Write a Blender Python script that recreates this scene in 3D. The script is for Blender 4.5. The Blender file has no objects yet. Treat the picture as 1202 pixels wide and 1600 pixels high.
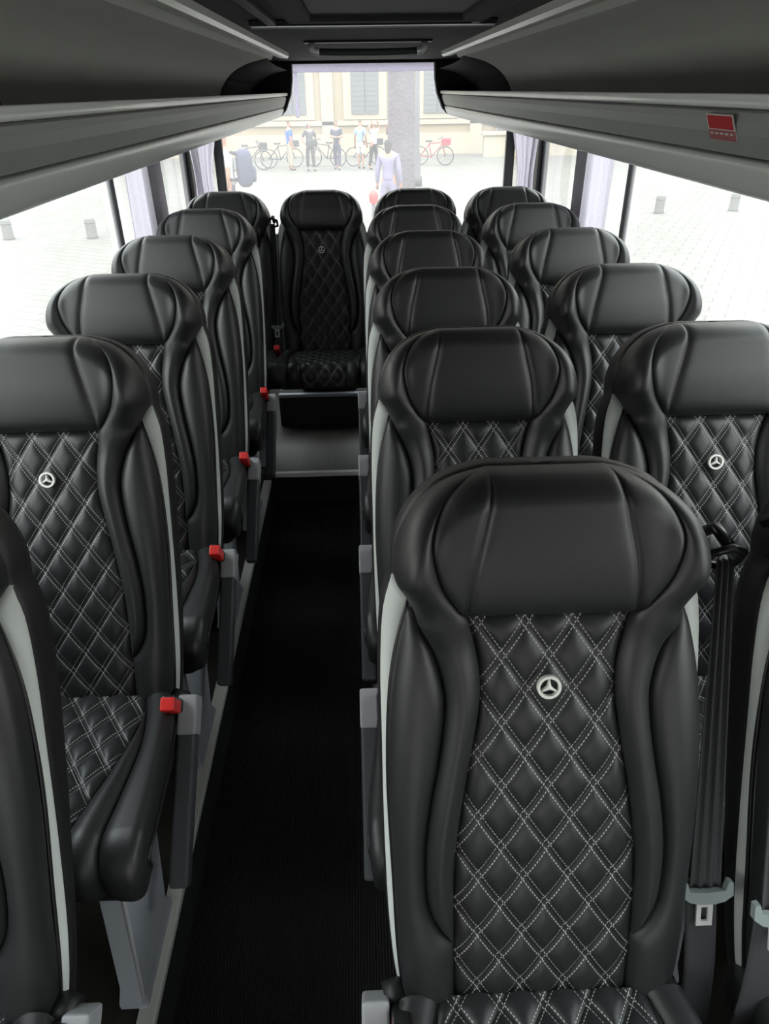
import bpy, bmesh, math, random
import numpy as np
from mathutils import Vector, Matrix

random.seed(4)
C = bpy.context.scene
COL = C.collection

# ------------------------------------------------------------------ camera
CAM_Z = 1.70                       # above the platform the seats stand on (z = 0)
F_PX, PITCH, YAW, ROLL = 1111.73, .5362, .0272, -.0145
cam_d = bpy.data.cameras.new('camera'); cam = bpy.data.objects.new('camera', cam_d); COL.objects.link(cam)
cam_d.sensor_fit = 'VERTICAL'; cam_d.sensor_height = 36.0; cam_d.lens = F_PX / 1600 * 36.0
cam_d.clip_start = .02; cam_d.clip_end = 500
_h = Vector((math.sin(YAW), math.cos(YAW), 0)); _r0 = Vector((math.cos(YAW), -math.sin(YAW), 0)); _dz = Vector((0, 0, -1))
_f = _h*math.cos(PITCH) + _dz*math.sin(PITCH); _d0 = _dz*math.cos(PITCH) - _h*math.sin(PITCH)
_r = _r0*math.cos(ROLL) - _d0*math.sin(ROLL); _dn = _r0*math.sin(ROLL) + _d0*math.cos(ROLL)
M = Matrix((( _r.x, -_dn.x, -_f.x, 0), (_r.y, -_dn.y, -_f.y, 0), (_r.z, -_dn.z, -_f.z, CAM_Z), (0, 0, 0, 1)))
cam.matrix_world = M
C.camera = cam

# ------------------------------------------------------------------ world light and exposure
SKY = 1.0
w = bpy.data.worlds.new('overcast_sky'); C.world = w; w.use_nodes = True
nt = w.node_tree; nt.nodes.clear()
_o = nt.nodes.new('ShaderNodeOutputWorld'); _b = nt.nodes.new('ShaderNodeBackground')
_tc = nt.nodes.new('ShaderNodeTexCoord'); _sx = nt.nodes.new('ShaderNodeSeparateXYZ'); _cr = nt.nodes.new('ShaderNodeValToRGB')
_cr.color_ramp.elements[0].position = 0.0; _cr.color_ramp.elements[0].color = (.98, .95, .90, 1)
_cr.color_ramp.elements[1].position = .7; _cr.color_ramp.elements[1].color = (.92, .97, 1.0, 1)
nt.links.new(_tc.outputs['Generated'], _sx.inputs[0]); nt.links.new(_sx.outputs['Z'], _cr.inputs[0])
nt.links.new(_cr.outputs[0], _b.inputs[0])
_mx = nt.nodes.new('ShaderNodeMath'); _mx.operation = 'MAXIMUM'; nt.links.new(_sx.outputs['Z'], _mx.inputs[0]); _mx.inputs[1].default_value = 0
_ma = nt.nodes.new('ShaderNodeMath'); _ma.operation = 'MULTIPLY_ADD'; nt.links.new(_mx.outputs[0], _ma.inputs[0]); _ma.inputs[1].default_value = 1.7*SKY; _ma.inputs[2].default_value = .8*SKY
nt.links.new(_ma.outputs[0], _b.inputs[1])
nt.links.new(_b.outputs[0], _o.inputs[0])
C.view_settings.view_transform = 'Standard'; C.view_settings.look = 'None'
C.view_settings.gamma = 1.0; C.view_settings.use_curve_mapping = False
C.view_settings.exposure = 2.1
try:
    C.cycles.max_bounces = 10; C.cycles.diffuse_bounces = 6; C.cycles.transparent_max_bounces = 16
except Exception: pass

# ------------------------------------------------------------------ materials
MATS = {}
def mat(name, col, rough=.6, metal=0, spec=.5, bump=0, bscale=200, bdist=.001, vary=0, vscale=6, coord='Object', sheen=0):
    m = bpy.data.materials.new(name); m.use_nodes = True; n = m.node_tree; b = n.nodes['Principled BSDF']
    b.inputs['Base Color'].default_value = (*col, 1); b.inputs['Roughness'].default_value = rough
    b.inputs['Metallic'].default_value = metal; b.inputs['Specular IOR Level'].default_value = spec
    if sheen: b.inputs['Sheen Weight'].default_value = sheen
    tc = n.nodes.new('ShaderNodeTexCoord')
    if vary:
        t = n.nodes.new('ShaderNodeTexNoise'); t.inputs['Scale'].default_value = vscale; t.inputs['Detail'].default_value = 4
        n.links.new(tc.outputs[coord], t.inputs['Vector'])
        mx = n.nodes.new('ShaderNodeMix'); mx.data_type = 'RGBA'
        mx.inputs[6].default_value = (*[c*(1-vary) for c in col], 1); mx.inputs[7].default_value = (*[min(1, c*(1+vary)) for c in col], 1)
        n.links.new(t.outputs['Fac'], mx.inputs[0]); n.links.new(mx.outputs[2], b.inputs['Base Color'])
    if bump:
        t = n.nodes.new('ShaderNodeTexNoise'); t.inputs['Scale'].default_value = bscale; t.inputs['Detail'].default_value = 3
        n.links.new(tc.outputs[coord], t.inputs['Vector'])
        bp = n.nodes.new('ShaderNodeBump'); bp.inputs['Strength'].default_value = bump; bp.inputs['Distance'].default_value = bdist
        n.links.new(t.outputs['Fac'], bp.inputs['Height']); n.links.new(bp.outputs[0], b.inputs['Normal'])
    MATS[name] = m; return m

class NG:      # tiny node-math helper
    def __init__(s, m): s.t = m.node_tree
    def m(s, op, a, b=None, c=None):
        n = s.t.nodes.new('ShaderNodeMath'); n.operation = op
        for i, v in enumerate((a, b, c)):
            if v is None: continue
            if isinstance(v, (int, float)): n.inputs[i].default_value = v
            else: s.t.links.new(v, n.inputs[i])
        return n.outputs[0]

DU, DV, V0 = .034, .05, .09        # half diamond width and height, offset along the panel
def quilt_material(name, base, thread):
    m = mat(name, base, .45, bump=.25, bscale=500, bdist=.0006)
    g = NG(m); n = m.node_tree; b = n.nodes['Principled BSDF']
    uv = n.nodes.new('ShaderNodeUVMap'); uv.uv_map = 'seat_uv'
    sp = n.nodes.new('ShaderNodeSeparateXYZ'); n.links.new(uv.outputs[0], sp.inputs[0])
    a = g.m('DIVIDE', sp.outputs[0], DU); bb = g.m('DIVIDE', g.m('SUBTRACT', sp.outputs[1], V0), DV)
    al = g.m('MULTIPLY', g.m('ADD', a, bb), .5); be = g.m('MULTIPLY', g.m('SUBTRACT', a, bb), .5)
    def line(p, q):
        t = g.m('ABSOLUTE', g.m('SUBTRACT', p, g.m('ROUND', p)))
        on = g.m('LESS_THAN', g.m('ABSOLUTE', g.m('SUBTRACT', t, .088)), .0125)
        dash = g.m('LESS_THAN', g.m('FRACT', g.m('MULTIPLY', q, 10.0)), .62)
        return g.m('MULTIPLY', on, dash)
    s = g.m('MAXIMUM', line(al, be), line(be, al))
    mx = n.nodes.new('ShaderNodeMix'); mx.data_type = 'RGBA'
    mx.inputs[6].default_value = (*base, 1); mx.inputs[7].default_value = (*thread, 1)
    n.links.new(s, mx.inputs[0]); n.links.new(mx.outputs[2], b.inputs['Base Color'])
    r = n.nodes.new('ShaderNodeMapRange'); r.inputs['To Min'].default_value = .45; r.inputs['To Max'].default_value = .9
    n.links.new(s, r.inputs['Value']); n.links.new(r.outputs[0], b.inputs['Roughness'])
    return m

LEATHER = mat('black_leather', (.0158, .0168, .0178), .47, spec=.62, bump=.25, bscale=420, bdist=.0008)
QUILT = quilt_material('quilted_leather', (.0158, .0168, .0178), (.42, .42, .41))
SHELL = mat('black_shell_plastic', (.012, .012, .013), .5, bump=.1, bscale=300)
PIPE = mat('black_piping', (.010, .010, .011), .4)
TRIMGREY = mat('pale_grey_trim', (.58, .61, .59), .5, vary=.06)
ARMPAD = mat('armrest_plastic', (.05, .052, .058), .55, bump=.15, bscale=500)
ARMCAP = mat('armrest_cap_grey', (.30, .305, .32), .5, bump=.1, bscale=500)
LEGM = mat('seat_leg_grey', (.36, .385, .43), .42)
BADGE = mat('badge_silver_white', (.78, .78, .74), .4)
RED = mat('buckle_red', (.75, .018, .015), .4)
TONGUE = mat('steel_painted_bright', (.85, .85, .86), .3, metal=.35)  # pale, mostly non-metal colour imitates the bright reflections of chrome
WEB = mat('belt_webbing', (.045, .045, .05), .7, bump=.4, bscale=600)
LATCHP = mat('belt_plate_grey', (.26, .30, .30), .45)
CHROME = mat('chrome', (.75, .75, .76), .22, metal=1)
BLACKP = mat('gloss_black_plastic', (.01, .01, .011), .3)
ROOFM = mat('charcoal_headliner', (.030, .029, .031), .85, bump=.3, bscale=250)
COVEM = mat('grey_upholstery', (.50, .50, .465), .8, bump=.4, bscale=350, vary=.08, vscale=3)
RACKM = mat('rack_panel_grey', (.34, .345, .328), .5, bump=.2, bscale=350, vary=.05, vscale=3)
LIPM = mat('rack_lip_satin', (.88, .88, .85), .25)
STRIPM = mat('rack_lower_strip', (.78, .80, .77), .25)
WALLM = mat('dark_side_lining', (.03, .03, .032), .8, bump=.3, bscale=250)
HEADM = mat('black_header_lining', (.008, .008, .010), .8)
PILLARM = mat('black_pillar', (.012, .013, .017), .5)
RUBBER = mat('window_rubber', (.02, .022, .026), .6)

NOSING = mat('step_nosing_grey', (.84, .83, .78), .28)

def ribbed(name, col, scale, vary=.25):
    m = mat(name, col, .95, spec=.2)
    n = m.node_tree; g = NG(m); b = n.nodes['Principled BSDF']
    tc = n.nodes.new('ShaderNodeTexCoord'); sp = n.nodes.new('ShaderNodeSeparateXYZ'); n.links.new(tc.outputs['Object'], sp.inputs[0])
    s = g.m('SINE', g.m('MULTIPLY', sp.outputs[0], scale))
    t = n.nodes.new('ShaderNodeTexNoise'); t.inputs['Scale'].default_value = 160; n.links.new(tc.outputs['Object'], t.inputs['Vector'])
    hgt = g.m('ADD', s, g.m('MULTIPLY', t.outputs['Fac'], 2.5))
    bp = n.nodes.new('ShaderNodeBump'); bp.inputs['Strength'].default_value = .8; bp.inputs['Distance'].default_value = .002
    n.links.new(hgt, bp.inputs['Height']); n.links.new(bp.outputs[0], b.inputs['Normal'])
    mx = n.nodes.new('ShaderNodeMix'); mx.data_type = 'RGBA'
    mx.inputs[6].default_value = (*[c*.55 for c in col], 1); mx.inputs[7].default_value = (*[c*1.7 for c in col], 1)
    n.links.new(g.m('MULTIPLY_ADD', hgt, .2, .25), mx.inputs[0]); n.links.new(mx.outputs[2], b.inputs['Base Color'])
    return m
CARPET = ribbed('ribbed_black_carpet', (.021, .0205, .022), 2*math.pi/.0075)
PODM = mat('platform_carpet', (.035, .033, .028), .9, bump=.4, bscale=250)
PODFACE = mat('platform_face', (.016, .018, .018), .8)

def wood_floor():
    m = mat('dark_wood_vinyl', (.05, .045, .04), .5)
    n = m.node_tree; tc = n.nodes.new('ShaderNodeTexCoord'); mp = n.nodes.new('ShaderNodeMapping'); mp.inputs['Scale'].default_value = (60, 3, 3)
    t = n.nodes.new('ShaderNodeTexNoise'); t.inputs['Scale'].default_value = 1.0; t.inputs['Detail'].default_value = 6
    cr = n.nodes.new('ShaderNodeValToRGB'); cr.color_ramp.elements[0].color = (.035, .031, .027, 1); cr.color_ramp.elements[1].color = (.095, .085, .075, 1)
    n.links.new(tc.outputs['Object'], mp.inputs[0]); n.links.new(mp.outputs[0], t.inputs['Vector']); n.links.new(t.outputs['Fac'], cr.inputs[0])
    n.links.new(cr.outputs[0], n.nodes['Principled BSDF'].inputs['Base Color'])
    return m
WOODF = wood_floor()

def curtain_mat(name='grey_lavender_curtain', k=1.0, tr=.4):
    m = bpy.data.materials.new(name); m.use_nodes = True; n = m.node_tree; n.nodes.clear()
    o = n.nodes.new('ShaderNodeOutputMaterial'); d = n.nodes.new('ShaderNodeBsdfDiffuse'); t = n.nodes.new('ShaderNodeBsdfTranslucent'); mx = n.nodes.new('ShaderNodeMixShader')
    tc = n.nodes.new('ShaderNodeTexCoord'); nz = n.nodes.new('ShaderNodeTexNoise'); nz.inputs['Scale'].default_value = 120
    cr = n.nodes.new('ShaderNodeValToRGB'); cr.color_ramp.elements[0].color = (.40*k, .38*k, .44*k, 1); cr.color_ramp.elements[1].color = (.52*k, .50*k, .56*k, 1)
    n.links.new(tc.outputs['Object'], nz.inputs['Vector']); n.links.new(nz.outputs['Fac'], cr.inputs[0])
    n.links.new(cr.outputs[0], d.inputs[0]); n.links.new(cr.outputs[0], t.inputs[0])
    mx.inputs[0].default_value = tr
    n.links.new(d.outputs[0], mx.inputs[1]); n.links.new(t.outputs[0], mx.inputs[2]); n.links.new(mx.outputs[0], o.inputs[0])
    return m
CURTAIN = curtain_mat(k=1.35, tr=.55)

def glass_mat(name, haze, gloss):
    m = bpy.data.materials.new(name); m.use_nodes = True; n = m.node_tree; n.nodes.clear()
    o = n.nodes.new('ShaderNodeOutputMaterial')
    tr = n.nodes.new('ShaderNodeBsdfTransparent'); tl = n.nodes.new('ShaderNodeBsdfTranslucent'); gl = n.nodes.new('ShaderNodeBsdfGlossy')
    tr.inputs[0].default_value = (.95, .97, .96, 1); tl.inputs[0].default_value = (.95, .93, .96, 1); gl.inputs['Roughness'].default_value = .02
    tc = n.nodes.new('ShaderNodeTexCoord'); nz = n.nodes.new('ShaderNodeTexNoise'); nz.inputs['Scale'].default_value = 2.5
    n.links.new(tc.outputs['Object'], nz.inputs['Vector'])
    g = NG(m); hz = g.m('MULTIPLY', g.m('ADD', nz.outputs['Fac'], .5), haze)
    a = n.nodes.new('ShaderNodeMixShader'); b = n.nodes.new('ShaderNodeMixShader')
    n.links.new(hz, a.inputs[0]); n.links.new(tr.outputs[0], a.inputs[1]); n.links.new(tl.outputs[0], a.inputs[2])
    lw = n.nodes.new('ShaderNodeFresnel'); lw.inputs[0].default_value = 1.35
    ge = n.nodes.new('ShaderNodeNewGeometry'); n.links.new(g.m('MULTIPLY', g.m('MULTIPLY', lw.outputs[0], gloss), g.m('SUBTRACT', 1.0, ge.outputs['Backfacing'])), b.inputs[0]); n.links.new(a.outputs[0], b.inputs[1]); n.links.new(gl.outputs[0], b.inputs[2])
    n.links.new(b.outputs[0], o.inputs[0]); return m
GASKET = curtain_mat('frosted_window_band', 1.5, .8)
REARGLASS = glass_mat('hazy_bloom_rear_glass', .085, .8)  # translucent share in the pane also imitates bloom washing out the view
SIDEGLASS = glass_mat('side_glass', .07, 1.0)

# ------------------------------------------------------------------ helpers
def link(name, me, m=None, parent=None, smooth=False):
    o = bpy.data.objects.new(name, me); COL.objects.link(o)
    if m is not None: me.materials.append(m)
    if parent is not None: o.parent = parent
    if smooth: me.polygons.foreach_set('use_smooth', [True]*len(me.polygons))
    return o
def mesh(name, verts, faces, m=None, parent=None, smooth=False, uv=None):
    me = bpy.data.meshes.new(name); me.from_pydata([tuple(map(float, v)) for v in verts], [], faces)
    if uv is not None:
        l = me.uv_layers.new(name='seat_uv')
        idx = np.zeros(len(me.loops), dtype=np.int32); me.loops.foreach_get('vertex_index', idx)
        l.data.foreach_set('uv', np.asarray(uv, dtype=np.float32)[idx].ravel())
    me.update()
    return link(name, me, m, parent, smooth)
def from_bm(name, bm, m=None, parent=None, smooth=False):
    bmesh.ops.recalc_face_normals(bm, faces=bm.faces[:])
    me = bpy.data.meshes.new(name); bm.to_mesh(me); bm.free()
    return link(name, me, m, parent, smooth)
def bm_box(bm, x0, x1, y0, y1, z0, z1, bev=0, seg=2):
    vs = [bm.verts.new(p) for p in ((x0,y0,z0),(x1,y0,z0),(x1,y1,z0),(x0,y1,z0),(x0,y0,z1),(x1,y0,z1),(x1,y1,z1),(x0,y1,z1))]
    fs = [bm.faces.new([vs[i] for i in f]) for f in ((0,3,2,1),(4,5,6,7),(0,1,5,4),(1,2,6,5),(2,3,7,6),(3,0,4,7))]
    if bev:
        es = {e for f in fs for e in f.edges}
        bmesh.ops.bevel(bm, geom=list(es), offset=bev, segments=seg, affect='EDGES', profile=.5)
    return vs
def box(name, x0, x1, y0, y1, z0, z1, m, parent=None, bev=0, seg=2):
    bm = bmesh.new(); bm_box(bm, x0, x1, y0, y1, z0, z1, bev, seg); return from_bm(name, bm, m, parent, bool(bev) and seg > 2)
def tube_into(bm, pts, r, n=8, closed=False):
    pts = [Vector(p) for p in pts]; k = len(pts); rings = []
    rr = r if isinstance(r, (list, tuple)) else [r]*k
    prev = None
    for i, p in enumerate(pts):
        a = pts[(i-1) % k] if (closed or i > 0) else p; b = pts[(i+1) % k] if (closed or i < k-1) else p
        t = (b-a).normalized()
        u = t.cross(Vector((0, 0, 1))) if prev is None else (prev - t*prev.dot(t))
        if u.length < 1e-5: u = t.cross(Vector((1, 0, 0)))
        u.normalize(); prev = u; v = t.cross(u)
        rings.append([bm.verts.new(p + (u*math.cos(2*math.pi*j/n) + v*math.sin(2*math.pi*j/n))*rr[i]) for j in range(n)])
    for i in range(k if closed else k-1):
        A, B = rings[i], rings[(i+1) % k]
        for j in range(n): bm.faces.new((A[j], A[(j+1) % n], B[(j+1) % n], B[j]))
    if not closed: bm.faces.new(rings[0][::-1]); bm.faces.new(rings[-1])
def tube(name, pts, r, m, parent=None, n=8, closed=False):
    bm = bmesh.new(); tube_into(bm, pts, r, n, closed); return from_bm(name, bm, m, parent, True)
def prism_y(name, prof, y0, y1, m, parent=None, smooth=False):      # closed (x,z) profile extruded along the bus
    bm = bmesh.new(); A = [bm.verts.new((x, y0, z)) for x, z in prof]; B = [bm.verts.new((x, y1, z)) for x, z in prof]
    n = len(prof)
    for i in range(n): bm.faces.new((A[i], A[(i+1) % n], B[(i+1) % n], B[i]))
    bm.faces.new(A[::-1]); bm.faces.new(B); return from_bm(name, bm, m, parent, smooth)
def empty(name, loc=(0, 0, 0), rz=0):
    o = bpy.data.objects.new(name, None); COL.objects.link(o); o.location = loc; o.rotation_euler = (0, 0, rz); o.empty_display_size = .1; return o
def tag(o, label, cat, group=None):
    o['label'] = label; o['category'] = cat
    if group: o['group'] = group
    return o
def struct(o): o['kind'] = 'structure'; return o
def copy_tree(o, parent=None):
    c = o.copy(); COL.objects.link(c); c.parent = parent
    for ch in o.children: copy_tree(ch, c)
    return c
def smooth_poly(pts, n=10):
    P = [np.array(p, float) for p in pts]; out = []
    for i in range(len(P)-1):
        p0 = P[max(i-1, 0)]; p1 = P[i]; p2 = P[i+1]; p3 = P[min(i+2, len(P)-1)]
        for t in np.linspace(0, 1, n, endpoint=False):
            out.append(.5*((2*p1) + (-p0+p2)*t + (2*p0-5*p1+4*p2-p3)*t*t + (-p0+3*p1-3*p2+p3)*t**3))
    out.append(P[-1]); return np.array(out)
def resample(pl, n):
    d = np.r_[0, np.cumsum(np.hypot(*np.diff(pl, axis=0).T))]; t = np.linspace(0, d[-1], n)
    return np.c_[np.interp(t, d, pl[:, 0]), np.interp(t, d, pl[:, 1])]
def pdist(Q, pl):
    Q = np.asarray(Q, float); best = np.full(len(Q), 1e9)
    for a, b in zip(pl[:-1], pl[1:]):
        ab = b-a; L = ab@ab + 1e-12; t = np.clip(((Q-a)@ab)/L, 0, 1)
        best = np.minimum(best, np.hypot(*(Q - a - t[:, None]*ab).T))
    return best
def sstep(a, b, x):
    t = np.clip((x-a)/(b-a), 0, 1); return t*t*(3-2*t)
ENDROLL = lambda d, wdt, R: -R*(1-np.sqrt(np.clip(1-(1-np.clip(d/wdt, 0, 1))**2, 0, 1)))

# ------------------------------------------------------------------ bus shell
GX0, GX1 = -1.00, 1.09              # side walls
YF, YR = -2.0, 4.86                # front opening and rear wall
CX = .045
AF = -.17                          # aisle floor level
POD_L, POD_R, STEP_Y = -.488, .045, 3.28

struct(box('floor', POD_L-.02, POD_R+.02, YF, STEP_Y, AF-.05, AF, CARPET))
def podium(name, x0, x1, y0, y1, z1): return struct(box(name, x0, x1, y0, y1, AF-.05, z1, PODM))
podium('floor_left', GX0, POD_L-.004, YF, STEP_Y+.004, 0)
podium('floor_right', POD_R+.004, GX1, YF, STEP_Y+.004, 0)
struct(box('trim_1', POD_L-.004, POD_L, YF, STEP_Y, AF, -.02, PODFACE))
struct(box('trim_2', POD_R, POD_R+.004, YF, STEP_Y, AF, -.02, PODFACE))
# pale edge profiles along the platforms and on the step
struct(prism_y('trim_3', [(POD_L-.034, .0005), (POD_L-.034, .004), (POD_L+.001, .006), (POD_L+.004, .001), (POD_L+.003, -.02), (POD_L, -.02), (POD_L-.001, .0005)], YF, STEP_Y-.08, NOSING))
struct(prism_y('trim_4', [(POD_R+.034, .0005), (POD_R+.034, .004), (POD_R-.001, .006), (POD_R-.004, .001), (POD_R-.003, -.02), (POD_R, -.02), (POD_R+.001, .0005)], YF, STEP_Y-.08, NOSING))
struct(box('floor_rear', GX0, GX1, STEP_Y+.004, YR, AF-.05, 0, WOODF))
struct(box('trim_5', POD_L, POD_R, STEP_Y-.014, STEP_Y+.012, -.018, .006, NOSING, bev=.003))
struct(box('trim_6', POD_L, POD_R, STEP_Y-.006, STEP_Y+.004, AF, -.018, CARPET))
struct(box('floor_back_platform', -.495, .092, 3.89, YR, 0, .185, MATS['platform_face']))
struct(box('trim_7', -.495, .092, 3.878, 3.91, .178, .196, MATS['seat_leg_grey'], bev=.003))

# side walls: sill panel, pillars, cant rail (open at the windows)
SILL, HEADZ = .90, 1.72
for side, gx, sx in (('left', GX0, -1), ('right', GX1, 1)):
    x0, x1 = (gx-.06, gx) if sx < 0 else (gx, gx+.06)
    bm = bmesh.new()
    bm_box(bm, x0, x1, YF, YR, AF-.05, SILL)
    bm_box(bm, x0, x1, YF, YR, HEADZ, 1.90)
    from_ = from_bm('wall_'+side, bm, WALLM); struct(from_)
    nm = {'left': ('trim_8', 'trim_9', 'trim_10'), 'right': ('trim_11', 'trim_12', 'trim_13')}[side]
    struct(box(nm[0], x0-.002, x1+.002, 3.62, 3.92, SILL, HEADZ, PILLARM, bev=.006))
    struct(box(nm[1], x0-.002, x1+.002, 4.74, YR, SILL, HEADZ, PILLARM, bev=.006))
    struct(box(nm[2], x0-.002, x1+.002, YF, -.62, SILL, HEADZ, PILLARM, bev=.006))  # unseen solid cab sides, added to cut the frontal light
# panes with rubber frames
def side_window(n, gx, y0, y1, bars=()):
    f = struct(empty('window_%d' % n, (gx, (y0+y1)/2, SILL))); f['kind'] = 'structure'
    bm = bmesh.new(); yo = -(y0+y1)/2
    def fb(a, b, c, d): bm_box(bm, -.012, .012, a+yo, b+yo, c-SILL, d-SILL, .004)
    fb(y0, y1, SILL, SILL+.03); fb(y0, y1, HEADZ-.03, HEADZ); fb(y0, y0+.03, SILL+.03, HEADZ-.03); fb(y1-.03, y1, SILL+.03, HEADZ-.03)
    for b in bars: fb(b-.016, b+.016, SILL+.03, HEADZ-.03)
    from_bm('window_frame', bm, RUBBER, f)
    box('window_pane', -.0025, .0025, y0+yo+.02, y1+yo-.02, .02, HEADZ-SILL-.02, SIDEGLASS, f)
    return f
side_window(1, GX0-.03, -.62, 3.62, (.9, 3.27))
side_window(2, GX0-.03, 3.92, 4.74)
side_window(3, GX1+.03, -.62, 3.62, (.9, 3.18))
side_window(4, GX1+.03, 3.92, 4.74)
# unseen front end, added to cut frontal light; windscreen opening sized to light low parts
bm = bmesh.new()
bm_box(bm, GX0-.06, GX1+.06, YF-.08, YF, AF-.05, .25); bm_box(bm, GX0-.06, GX1+.06, YF-.08, YF, 1.30, 1.90)
bm_box(bm, GX0-.06, GX0+.10, YF-.08, YF, .25, 1.30); bm_box(bm, GX1-.10, GX1+.06, YF-.08, YF, .25, 1.30)
struct(from_bm('wall_front_unseen', bm, WALLM))
ws = struct(empty('window_6', (CX, YF-.04, .25)))
box('window_pane', -.95, .95, -.004, .002, 0, 1.05, SIDEGLASS, ws)


# roof: ceiling slab, coves, seams and the pale strips
CZ = CAM_Z + .138
struct(box('ceiling', GX0-.06, GX1+.06, YF, YR, CZ, CZ+.06, ROOFM))
def mirror(x): return 2*CX - x
COVE = smooth_poly([(-.605, 1.60), (-.60, 1.66), (-.580, 1.715), (-.535, 1.765), (-.465, 1.800), (-.375, 1.820)], 8)
for nm, mx in (('wall_cove_left', lambda x: x), ('wall_cove_right', mirror)):
    prof = [(mx(x), z) for x, z in COVE] + [(mx(-.36), CZ+.01), (mx(-.99), CZ+.01), (mx(-.99), 1.60)]
    struct(prism_y(nm, prof, YF, 3.80, COVEM, smooth=False))
for a, b, mx in ((14, 15, lambda x: x), (16, 17, mirror)):
    struct(prism_y('trim_%d' % a, [(mx(x), z) for x, z in ((-.378, 1.828), (-.378, 1.8195), (-.375, 1.8190), (-.373, 1.830))], YF, 3.35, RACKM))
    struct(prism_y('trim_%d' % b, [(mx(x), z) for x, z in ((-.326, 1.840), (-.326, 1.826), (-.320, 1.819), (-.290, 1.817), (-.282, 1.824), (-.282, 1.840))], YF, 3.62, NOSING))
# cross joint, roof hatch surround, rear beam
struct(box('trim_18', -.24, .33, 1.96, 2.01, CZ-.012, CZ+.002, MATS['gloss_black_plastic'], bev=.004))
struct(box('trim_19', -.24, .33, 2.01, 2.016, CZ-.014, CZ+.002, MATS['seat_leg_grey'], bev=.002))
hatch = tag(empty('roof_hatch', (CX+.02, 1.40, CZ)), 'black framed roof hatch in the dark ceiling, top centre of the picture', 'hatch')
bm = bmesh.new()
for a in ((-.20, .20, -.36, -.31), (-.20, .20, .31, .36), (-.20, -.15, -.31, .31), (.15, .20, -.31, .31)): bm_box(bm, a[0], a[1], a[2], a[3], -.022, 0, .006)
from_bm('hatch_frame', bm, ROOFM, hatch)
box('hatch_panel', -.152, .152, -.312, .312, -.012, 0, MATS['window_rubber'], hatch, bev=.004)
for s in (-1, 1):
    struct(box('trim_%d' % (20 if s < 0 else 21), CX+s*.232-.010, CX+s*.232+.010, .2, 1.96, CZ-.012, CZ+.002, MATS['window_rubber'], bev=.003))

# rear bulkhead with its opening, built in real thickness (dark, rounded into the coves)
HZ0, HZ1 = 1.60, CZ
def header():
    o = bmesh.new()
    prof_l = [(-1.0, 1.566), (-.45, 1.566), (-.425, 1.575), (-.395, 1.605), (-.362, 1.68), (-.350, 1.75), (-.347, 1.824)]
    prof = prof_l + [(mirror(x), z) for x, z in prof_l[::-1]] + [(mirror(-1.0), CZ+.02), (-1.0, CZ+.02)]
    A = [o.verts.new((x, 4.58, z)) for x, z in prof]; B = [o.verts.new((x, 4.66, z)) for x, z in prof]
    n = len(prof)
    for i in range(n): o.faces.new((A[i], A[(i+1) % n], B[(i+1) % n], B[i]))
    o.faces.new(A[::-1]); o.faces.new(B)
    return from_bm('wall_rear', o, HEADM)
struct(header())
# rounded black rack end fairings in front of the bulkhead, following the cove
for nm, mx in (('trim_22', lambda x: x), ('trim_23', mirror)):
    bm = bmesh.new(); rings = []
    for k, (y, s) in enumerate(((3.62, .0), (3.64, .010), (3.72, .022), (3.95, .035), (4.58, .045))):
        ring = [(x + (.9+x)*0 + s*(.55 if z < 1.75 else .2), z - s*(.6 if z > 1.75 else .2)) for x, z in COVE]
        rings.append([bm.verts.new((mx(x), y, z)) for x, z in ring])
    for A, B in zip(rings[:-1], rings[1:]):
        for i in range(len(A)-1): bm.faces.new((A[i], A[i+1], B[i+1], B[i]))
    struct(from_bm(nm, bm, HEADM, smooth=True))

# rear wall below the glass, rear window
struct(box('wall_back', GX0-.06, GX1+.06, YR, YR+.06, AF-.05, .86, WALLM))
rw = struct(empty('window_5', (CX, YR+.01, .86)))
bm = bmesh.new()
bm_box(bm, -.92, .92, -.015, .03, 0, .05, .006); bm_box(bm, -.92, -.865, -.015, .03, .05, .99, .006); bm_box(bm, .865, .92, -.015, .03, .05, .99, .006)
bm_box(bm, -.92, .92, -.015, .03, .99, 1.05, .006)
from_bm('window_frame', bm, RUBBER, rw)
box('window_pane', -.87, .87, .004, .010, .04, 1.0, REARGLASS, rw)
box('window_header_band', -.42, .42, -.022, -.016, .928, .995, GASKET, rw)
box('window_edge_band', -.402, -.384, -.022, -.016, .70, .928, GASKET, rw)

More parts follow.
